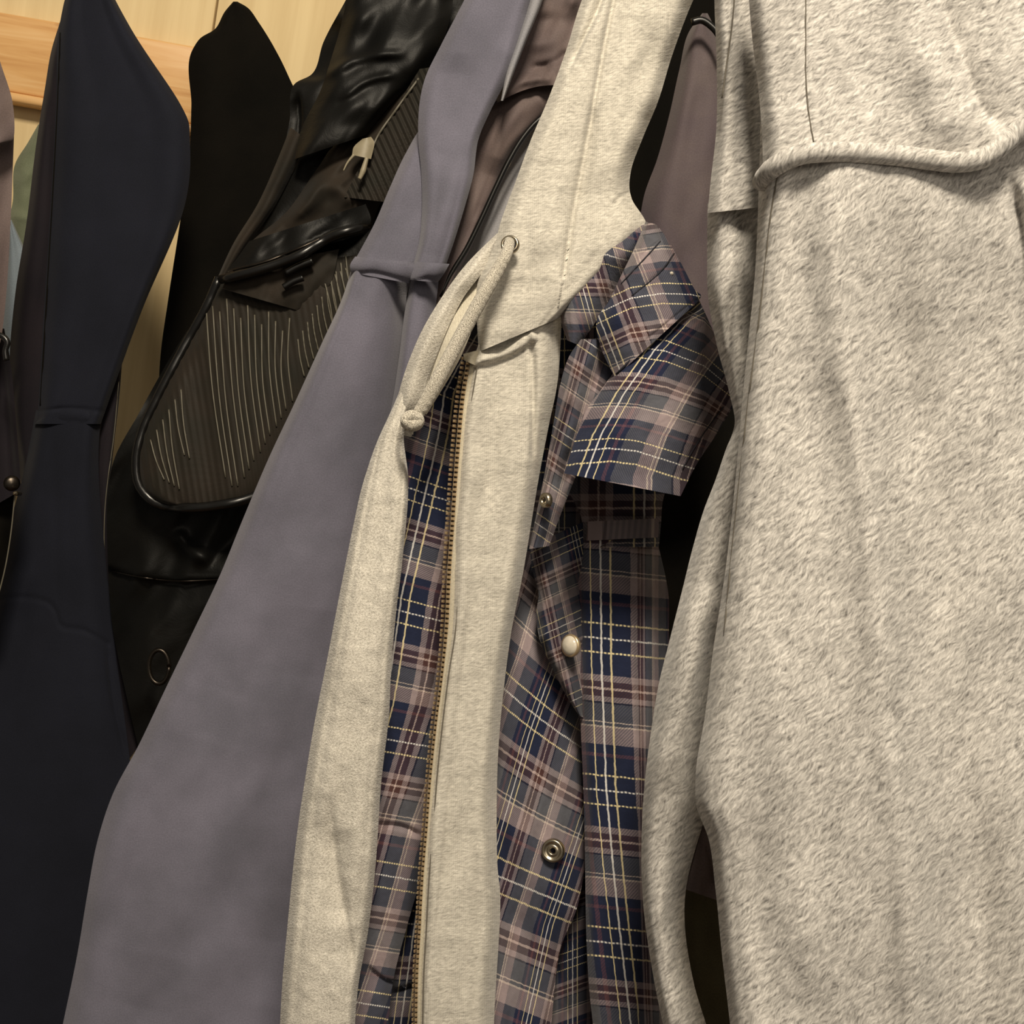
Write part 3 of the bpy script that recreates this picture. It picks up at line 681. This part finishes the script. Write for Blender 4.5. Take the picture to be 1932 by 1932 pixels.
# left front with snaps
def uv_front(x, y):
    xw = np.interp(y, [1040, 1240, 1338, 1391, 1525, 1656, 1744, 1932, 2120], [1110, 1050, 1014, 996, 957, 919, 890, 850, 815])
    per = np.interp(y, [1300, 1650, 1932], [160, 146, 142])
    sl = np.interp(y, [1200, 1340, 1650, 1932], [.95, .8, .42, .4])
    return .3+(x-xw)/per, .3+(y-1340-sl*(x-1000))/337
panel('left_front', g, PL, [(990, 1040), (962, 1130), (940, 1240), (918, 1370), (908, 1480), (905, 1600), (910, 1700), (905, 1850), (900, 1960), (895, 2120)],
      [(1062, 1040), (1085, 1130), (1100, 1240), (1112, 1370), (1112, 1480), (1108, 1600), (1092, 1700), (1055, 1800), (1040, 1932), (1020, 2120)],
      [.785, .784, .782, .778, .775, .772, .77, .768, .767, .767], uvf=uv_front, res=4, thick=2, back=.0,
      prof=((0, 10), (.2, 1), (.5, 0), (.85, 2), (1, 9)), feats=[('w', 70, 140, -.2, 5), ('g', [(1108, 1390), (1040, 1480), (975, 1700), (950, 1850)], 5, -1.6), ('g', [(1098, 1300), (1105, 1500)], 14, 6),
             ('g', [(1062, 1350), (1030, 1500), (990, 1640), (965, 1740)], 2.5, .8, 1)])
# twisted placket carrying the pearl snap
def uv_plk(x, y):
    return .62+(x-1030-(y-1100)*.22)/110, .3+(y-1190+.45*(x-1040))/150
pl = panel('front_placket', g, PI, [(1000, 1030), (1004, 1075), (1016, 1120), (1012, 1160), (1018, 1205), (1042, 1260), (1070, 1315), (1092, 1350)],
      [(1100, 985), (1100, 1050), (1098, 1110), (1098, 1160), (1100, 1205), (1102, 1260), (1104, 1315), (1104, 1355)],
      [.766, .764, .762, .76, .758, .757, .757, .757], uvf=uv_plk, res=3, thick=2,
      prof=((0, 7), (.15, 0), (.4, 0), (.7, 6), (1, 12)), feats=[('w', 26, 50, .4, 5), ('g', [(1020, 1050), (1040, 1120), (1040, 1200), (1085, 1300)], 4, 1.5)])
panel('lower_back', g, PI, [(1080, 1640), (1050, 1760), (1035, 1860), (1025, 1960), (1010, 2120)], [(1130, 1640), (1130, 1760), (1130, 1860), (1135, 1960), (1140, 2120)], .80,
      uvf=lambda x, y: (.1+(x-1050)/150, .3+(y-1812+.35*(x-1070))/160), thick=2, feats=[('w', 40, 80, .1, 5), ('g', [(1050, 1780), (1060, 1860), (1075, 1932)], 4, 3)])
c = P(1076, 1218, .751)
sn = lathe('pearl_snap', g, M['pearl'], c, -fwd-.95*rt+.1*up, [(.00001, .0034), (.0025, .0032), (.0048, .0022), (.0060, .0008), (.0061, -.0004)], 32)
lathe('snap_rim', sn, M['brass'], c, -fwd-.95*rt+.1*up, [(.0058, .0009), (.0068, .0007), (.0071, -.0004), (.0066, -.002)], 32)
c = P(1043, 1605, .766)
lathe('snap_socket', g, M['steel'], c, -fwd-.25*rt+.1*up, [(.0016, -.0012), (.0018, .0006), (.0026, .0012), (.0034, .0004), (.0044, .0002), (.0052, .0014), (.0064, .0016), (.0071, .0008), (.0073, -.002)], 36)

# ------------------------------------------------------------------ pale zip hoodie
g = thing('zip_hoodie', 'pale heather grey hoodie with an open brass zip and a knotted drawstring', 'hoodie', (800, 1500, .74))
HZ = M['heather_zip']
panel('hood', g, HZ, [(1170, -140), (1098, 0), (1068, 95), (1035, 185), (1000, 268), (972, 345), (946, 415), (930, 470), (905, 520), (900, 600), (903, 664)],
      [(1385, -140), (1308, 0), (1268, 105), (1242, 190), (1212, 262), (1190, 325), (1192, 375), (1220, 428), (1180, 480), (1100, 560), (1055, 600)],
      [.73, .73, .728, .726, .724, .722, .72, .718, .718, .718, .72], res=4, back=.02,
      prof=((0, 14), (.06, 4), (.2, 0), (.5, 2), (.75, 0), (.93, 6), (1, 18)),
      feats=[('c', [(1150, -60), (1135, 0), (1098, 80), (1070, 140)], 16, 9), ('g', [(1170, -60), (1145, 60), (1110, 250), (1082, 400), (1064, 520)], 5, 5, 1),
             ('s', [(1168, -60), (1143, 60), (1108, 250), (1080, 400), (1062, 520)], 14, -3), ('g', [(1125, 200), (1105, 330), (1090, 400)], 10, 3),
             ('w', 60, 130, .4, 5), ('w', 200, 26, .1, 1.2), ('g', [(1155, 388), (1175, 368), (1192, 362)], 3, 2), ('g', [(1230, 40), (1215, 160), (1195, 260)], 30, 3),
             ('g', [(1262, 20), (1262, 90)], 2, 1)])
fr = panel('left_front', g, HZ, [(903, 650), (889, 690), (880, 745), (870, 840), (860, 990), (850, 1175), (828, 1360), (812, 1500), (801, 1680), (795, 1832), (790, 1960), (785, 2130)],
      [(1060, 555), (1058, 640), (1052, 720), (1036, 800), (1016, 905), (988, 1075), (962, 1210), (940, 1420), (938, 1620), (944, 1700), (932, 1935), (930, 2130)],
      .724, res=4, back=.0, prof=((0, 6), (.06, 1), (.3, 0), (.6, 1), (.9, 7), (1, 22)),
      feats=[('r', [(892, 682), (930, 674), (965, 660), (1002, 637)], 12, 5, 1), ('g', [(905, 688), (940, 680), (970, 668), (1002, 648)], 4, 1.5, 1), ('g', [(906, 660), (950, 648), (998, 620)], 3, 1, 1),
             ('g', [(996, 618), (1003, 665), (1006, 760), (1004, 900)], 6, 4), ('g', [(1000, 640), (1010, 600), (1035, 582), (1056, 592)], 5, -2), ('g', [(945, 720), (932, 820), (920, 950)], 10, 1.6),
             ('s', [(903, 690), (896, 800), (890, 950), (880, 1150), (850, 1450)], 4, -1.0), ('w', 60, 200, .1, 5), ('w', 90, 30, 0, .9), ('c', [(960, 1200), (940, 1400), (930, 1600)], 24, 4)])
fl = panel('right_front', g, M['fleece'], [(800, 640), (762, 720), (738, 775), (712, 832), (690, 895), (668, 985), (640, 1125), (616, 1250), (594, 1360), (574, 1480), (556, 1610), (543, 1740), (533, 1850), (527, 1960), (520, 2130)],
      [(850, 600), (800, 700), (772, 775), (762, 820), (770, 900), (760, 1050), (748, 1150), (738, 1260), (734, 1350), (720, 1470), (708, 1640), (694, 1760), (676, 1860), (668, 1960), (660, 2130)],
      [.735, .73, .726, .722, .718, .715, .712, .71, .71, .71, .71, .71, .71, .71, .71], res=4, back=.03,
      prof=((0, 26), (.06, 10), (.2, 2), (.5, 0), (.85, 2), (.95, 7), (1, 18)),
      feats=[('w', 70, 160, .15, 6), ('w', 18, 18, 0, .9), ('g', [(765, 820), (758, 858), (775, 890)], 9, 5), ('c', [(620, 1500), (632, 1620), (655, 1750), (668, 1850)], 30, 5), ('g', [(640, 1560), (645, 1750)], 26, 4)])
nk = panel('neck_facing', g, M['fleece'], [(938, 440), (880, 498), (834, 560), (797, 622), (768, 690), (750, 750), (735, 815)],
      [(950, 448), (908, 516), (872, 566), (842, 628), (812, 700), (790, 770), (776, 825)], [.742, .722, .722, .722, .724, .728, .745], res=3,
      prof=((0, 12), (.3, 0), (.7, 0), (1, 3)), feats=[('w', 30, 60, .3, 2)])
ch = panel('drawcord_channel', g, M['heather_cuff'], [(958, 420), (925, 478), (880, 545), (850, 605), (820, 680), (797, 745), (785, 775)],
      [(1000, 440), (965, 500), (930, 550), (905, 590), (866, 680), (828, 745), (805, 782)], [.745, .738, .730, .722, .716, .714, .714], res=3,
      prof=((0, 3), (.2, 0), (.7, -1), (1, 5)), feats=[('w', 20, 50, .3, 1.5)], thick=2)
tube('channel_stitching', g, M['greystitch'], lay(ch, [(955, 428), (925, 484), (882, 550), (850, 610), (820, 684), (800, 745)], .5), .00035, 5)
# grommet and drawstring
gc = P(962, 461, .7065)
lathe('grommet', g, M['steel'], gc, -fwd-.2*rt+.15*up, [(.0034, -.001), (.0036, .0008), (.0044, .0013), (.0052, .0008), (.0055, -.0015)], 36)
lathe('grommet_hole', g, M['stitch'], gc-fwd*-.0003, -fwd-.2*rt+.15*up, [(.00001, .0), (.0038, .0002)], 24)
cp = [(962, 455), (955, 480), (938, 512), (915, 552), (888, 600), (858, 655), (828, 712), (803, 758), (788, 782)]
dd = [.707, .7005, .699, .698, .698, .698, .698, .699, .70]
sp = spline(np.column_stack([np.arange(9.), cp, dd]), np.linspace(0, 8, 90))
ds = tube('drawstring', g, M['cord'], P(sp[:, 0], sp[:, 1], sp[:, 2]), .0042, 14, taper=[(0, .72), (.1, .8), (.3, .95), (.8, 1.0), (1, .8)], twist=1500, lump=.045)
kn = []
for t in np.linspace(0, 1, 60):
    a = t*4*np.pi
    kn.append(P(778+12*math.cos(a), 794+9*math.sin(a)+5*(t-.5), .70-.0035*math.sin(a*.5)-.001))
tube('knot', ds, M['cord'], kn, .0033, 10, twist=1500, lump=.05)
for i, (a, b) in enumerate(((764, 812), (770, 822), (778, 820), (784, 812), (760, 803), (774, 815), (768, 808))):
    tube('cord_end', ds, M['cord'], [P(p, q, .70) for p, q in smooth_poly([(776, 800), ((776+a)/2+2*(i % 2), (800+b)/2), (a, b)])], .0013, 6, taper=[(0, 1.2), (1, .4)])
# zip
ZP = [(882, 672), (880, 690), (872, 740), (863, 830), (857, 905), (851, 995), (845, 1085), (841, 1175), (833, 1268), (822, 1356), (811, 1462), (803, 1568), (797, 1638), (790, 1762), (786, 1832), (784, 1932), (782, 2050)]
tp = panel('zipper_tape', g, M['tape'], [(a-2, b) for a, b in ZP], [(a+(22 if b < 1200 else 14), b) for a, b in ZP], .7285, prof=FLAT, thick=1.5, res=4)
tube('tape_stitching', g, M['greystitch'], [P(a, b, .7225) for a, b in smooth_poly([(a+(20 if b < 1250 else 14), b+3) for a, b in ZP])], .0004, 5)
zp = smooth_poly(ZP, 1500)
zs = np.concatenate([[0], np.cumsum(np.hypot(*np.diff(zp, axis=0).T))])
n_t = int(zs[-1]/9.2)
tm = None
zip_root = tube('zipper_cord', g, M['gun'], [P(a+3, b, .7268) for a, b in smooth_poly(ZP)], .0011, 6)
def tooth_mesh():
    v = []; f = []
    for (cx, w_, h_) in ((-.0024, .0015, .0017), (.0010, .0018, .0018)):
        o = len(v)
        for z, k in ((-.0012, 1.0), (.0008, 1.0), (.0016, .55)):
            for sx_, sy_ in ((-1, -1), (1, -1), (1, 1), (-1, 1)):
                v.append((cx+sx_*w_*.5*k*1.3, sy_*h_*.5*k, z))
        for r in (0, 4):
            for j in range(4):
                a = o+r+j; b = o+r+(j+1) % 4; f.append((a, b, b+4, a+4))
        f.append((o+8, o+9, o+10, o+11))
    me = bpy.data.meshes.new('zipper_tooth'); me.from_pydata(v, [], f); me.materials.append(M['brass']); me.update(); return me
tmesh = tooth_mesh()
org = np.array(zip_root.location)+np.array(g.location)
for i in range(n_t):
    s_ = (i+.5)*9.2
    x_ = np.interp(s_, zs, zp[:, 0]); y_ = np.interp(s_, zs, zp[:, 1])
    k = float(np.interp(y_, [700, 1000, 1250, 1500, 1932], [1.0, .95, .72, .6, .55]))
    o = bpy.data.objects.new('zipper_tooth', tmesh); COL.objects.link(o); o.parent = zip_root
    pos = P(x_-1, y_, .7255)-org
    tx, ty = np.interp(s_+3, zs, zp[:, 0])-x_, np.interp(s_+3, zs, zp[:, 1])-y_
    dn = tx*rt-ty*up; dn /= np.linalg.norm(dn)
    nrm = -fwd-.25*rt; nrm -= nrm.dot(dn)*dn; nrm /= np.linalg.norm(nrm); ac = np.cross(dn, nrm)
    Mx = np.column_stack([-ac*k, dn, nrm])
    o.matrix_local = Matrix([[*Mx[r], pos[r]] for r in range(3)]+[[0, 0, 0, 1]])
sb = thing
stp = panel('zip_stop', g, M['tape'], [(874, 668), (876, 680)], [(904, 660), (898, 690)], .7215, prof=FLAT, thick=2, res=3)

# ------------------------------------------------------------------ big grey hoodie
g = thing('pullover_hoodie', 'large heather grey pullover hoodie with a corded hood seam, filling the right side', 'hoodie', (1650, 1700, .56))
HB = M['heather_big']
sl = panel('sleeve', g, HB, [(1335, 384), (1334, 470), (1336, 560), (1352, 650), (1376, 742), (1386, 800), (1368, 852), (1350, 905), (1328, 962), (1308, 1030), (1288, 1110), (1264, 1205), (1243, 1290), (1229, 1375), (1218, 1460), (1211, 1560), (1213, 1700), (1234, 1850), (1256, 1960), (1280, 2130)],
      [(1462, 384), (1460, 470), (1455, 560), (1450, 650), (1455, 742), (1455, 800), (1450, 852), (1445, 905), (1440, 962), (1435, 1030), (1425, 1110), (1410, 1205), (1395, 1290), (1385, 1375), (1362, 1460), (1325, 1560), (1292, 1700), (1308, 1850), (1340, 1960), (1370, 2130)],
      [.6115, .612, .613, .616, .62, .62, .622, .624, .626, .628, .63, .632, .634, .636, .638, .64, .642, .644, .645, .645], res=5, back=.02,
      prof=((0, 24), (.1, 8), (.3, 0), (.6, 4), (1, 26)),
      feats=[('w', 60, 180, .2, 8), ('g', [(1384, 530), (1376, 620), (1370, 740)], 7, 4), ('g', [(1310, 1100), (1280, 1300), (1260, 1500)], 30, -5), ('g', [(1350, 1150), (1345, 1350), (1325, 1520)], 24, 6)])
panel('hood_side', g, M['heather_hood'], [(1352, -150), (1348, 0), (1352, 120), (1351, 250), (1341, 340), (1335, 402)],
      [(1455, -150), (1450, 0), (1455, 120), (1460, 250), (1462, 340), (1462, 388)], .606, res=4, back=.02,
      prof=((0, 18), (.1, 5), (.3, 0), (.65, 0), (.85, 12), (1, 22)),
      feats=[('g', [(1386, -100), (1382, 40), (1368, 150), (1352, 260)], 3, 2, 1),  
             ('w', 50, 120, .1, 4), ('g', [(1385, 500), (1378, 620), (1370, 700)], 7, 5)])
bd = panel('body', g, HB, [(1436, 180), (1430, 400), (1424, 520), (1412, 640), (1400, 760), (1388, 900), (1368, 1080), (1345, 1230), (1330, 1350), (1312, 1470), (1314, 1520), (1336, 1580), (1350, 1680), (1362, 1800), (1378, 1940), (1392, 2130)],
      [(2250, 180), (2250, 400), (2250, 520), (2250, 640), (2250, 760), (2250, 900), (2250, 1080), (2250, 1230), (2250, 1350), (2250, 1470), (2250, 1520), (2250, 1580), (2250, 1680), (2250, 1800), (2250, 1940), (2250, 2130)],
      [.562, .564, .568, .572]+[.575]*12, res=5, back=.05, prof=((0, 26), (.015, 12), (.04, 4), (.09, 1), (.2, -4), (.5, -8), (.8, 0), (1, 40)),
      feats=[('g', [(1470, 318), (1455, 400), (1446, 480), (1430, 620), (1414, 740), (1398, 880), (1380, 1050), (1366, 1200)], 4, 1.0),
             ('g', [(1560, 310), (1590, 620), (1625, 850), (1655, 1080), (1680, 1350), (1712, 1650), (1740, 2400)], 36, -7), ('g', [(1670, 310), (1700, 620), (1735, 850), (1765, 1080), (1790, 1350), (1820, 1650), (1850, 2400)], 60, 10), ('s', [(1575, 200), (1605, 620), (1640, 850), (1670, 1080), (1695, 1350), (1727, 1650), (1745, 2160)], 40, -6),
             ('g', [(1520, 650), (1530, 900), (1570, 1200)], 46, 4), ('g', [(1470, 1150), (1480, 1500), (1520, 1900)], 50, -5),
             ('g', [(1905, 330), (1925, 420), (1935, 560), (1940, 760)], 12, 9), ('w', 150, 420, .12, 10), ('w', 60, 90, .3, 1.5), ('g', [(1840, 800), (1850, 1200), (1880, 1900)], 60, 5)])
SEAM = [(1437, 345), (1448, 326), (1475, 306), (1510, 292), (1550, 287), (1620, 288), (1700, 294), (1760, 302), (1815, 306), (1855, 298), (1888, 276), (1925, 244), (1975, 215), (2060, 195), (2240, 190)]
def hood_warp(x, y, t):
    base = 345-(x-1442)*(345-215)/(2250-1442)
    w_ = np.clip((t-.55)/.45, 0, 1)
    return x, y+(np.interp(x, [p[0] for p in SEAM], [p[1] for p in SEAM])-base)*w_*w_*(3-2*w_)
hd = panel('hood', g, M['heather_hood'], [(1412, -150), (1412, -20), (1420, 80), (1432, 180), (1438, 260), (1440, 326), (1442, 345)],
      [(2250, -150), (2250, -20), (2250, 60), (2250, 110), (2250, 150), (2250, 190), (2250, 215)], .555, res=5, back=.0, thick=5, warp=hood_warp,
      prof=((0, 16), (.02, 6), (.06, 1), (.2, 0), (.8, 0), (1, 30)),
      feats=[('g', [(1520, -100), (1520, 60), (1521, 160), (1528, 230), (1536, 280)], 3, 1.4, 1), ('c', [(1930, 250), (1860, 215), (1820, 120), (1770, -20), (1750, -100)], 50, 9),
             ('g', [(1690, -140), (1740, 100), (1830, 300)], 50, -5), ('g', [(1790, 60), (1815, 170), (1850, 290)], 5, 1.0, 1), ('w', 160, 140, .3, 3), ('w', 50, 60, .4, 1.2)])
sq = smooth_poly(SEAM)
tube('hood_seam', g, M['heather_hood'], [P(a, b, min(depth_at(hd, a, b-14), .556) - .0008 - .0005*math.sin(a*.05) + .018*max(0, (1475-a)/38)**2) for a, b in sq], .0046, 12)
panel('side_gusset', g, HB, [(1385, -150), (1390, 300), (1395, 900), (1395, 1440)], [(1760, -150), (1760, 300), (1760, 900), (1760, 1440)], .655, thick=3)
panel('inner_sleeve', g, M['taupe'], [(1300, 1480), (1300, 1600), (1285, 1675)], [(1400, 1480), (1400, 1600), (1400, 1715)], .672, prof=FLAT, thick=3, feats=[('w', 30, 60, .2, 5), ('g', [(1335, 1590), (1350, 1670)], 5, 3)])
panel('side_under', g, M['gap_shade'], [(1285, 1660), (1280, 1780), (1290, 1900), (1310, 2130)], [(1420, 1680), (1430, 1780), (1440, 1900), (1460, 2130)], .82, thick=3, feats=[('w', 60, 90, .2, 8)])  # hoodie cloth deep in the gap, its shade painted into the colour

tube('side_seam', g, M['greystitch'], lay(bd, [(1470, 318), (1455, 400), (1446, 480), (1430, 620), (1414, 740), (1398, 880), (1380, 1050), (1366, 1200)], .2), .0004, 5)
tube('hood_panel_seam', g, M['greystitch'], lay(hd, [(1520, -60), (1520, 60), (1521, 160), (1528, 230), (1536, 272)], .2), .0004, 5)
tube('hood_side_seam', g, M['greystitch'], [P(a, b, .603) for a, b in smooth_poly([(1390, -80), (1382, 40), (1370, 130), (1362, 185)])], .0004, 5)
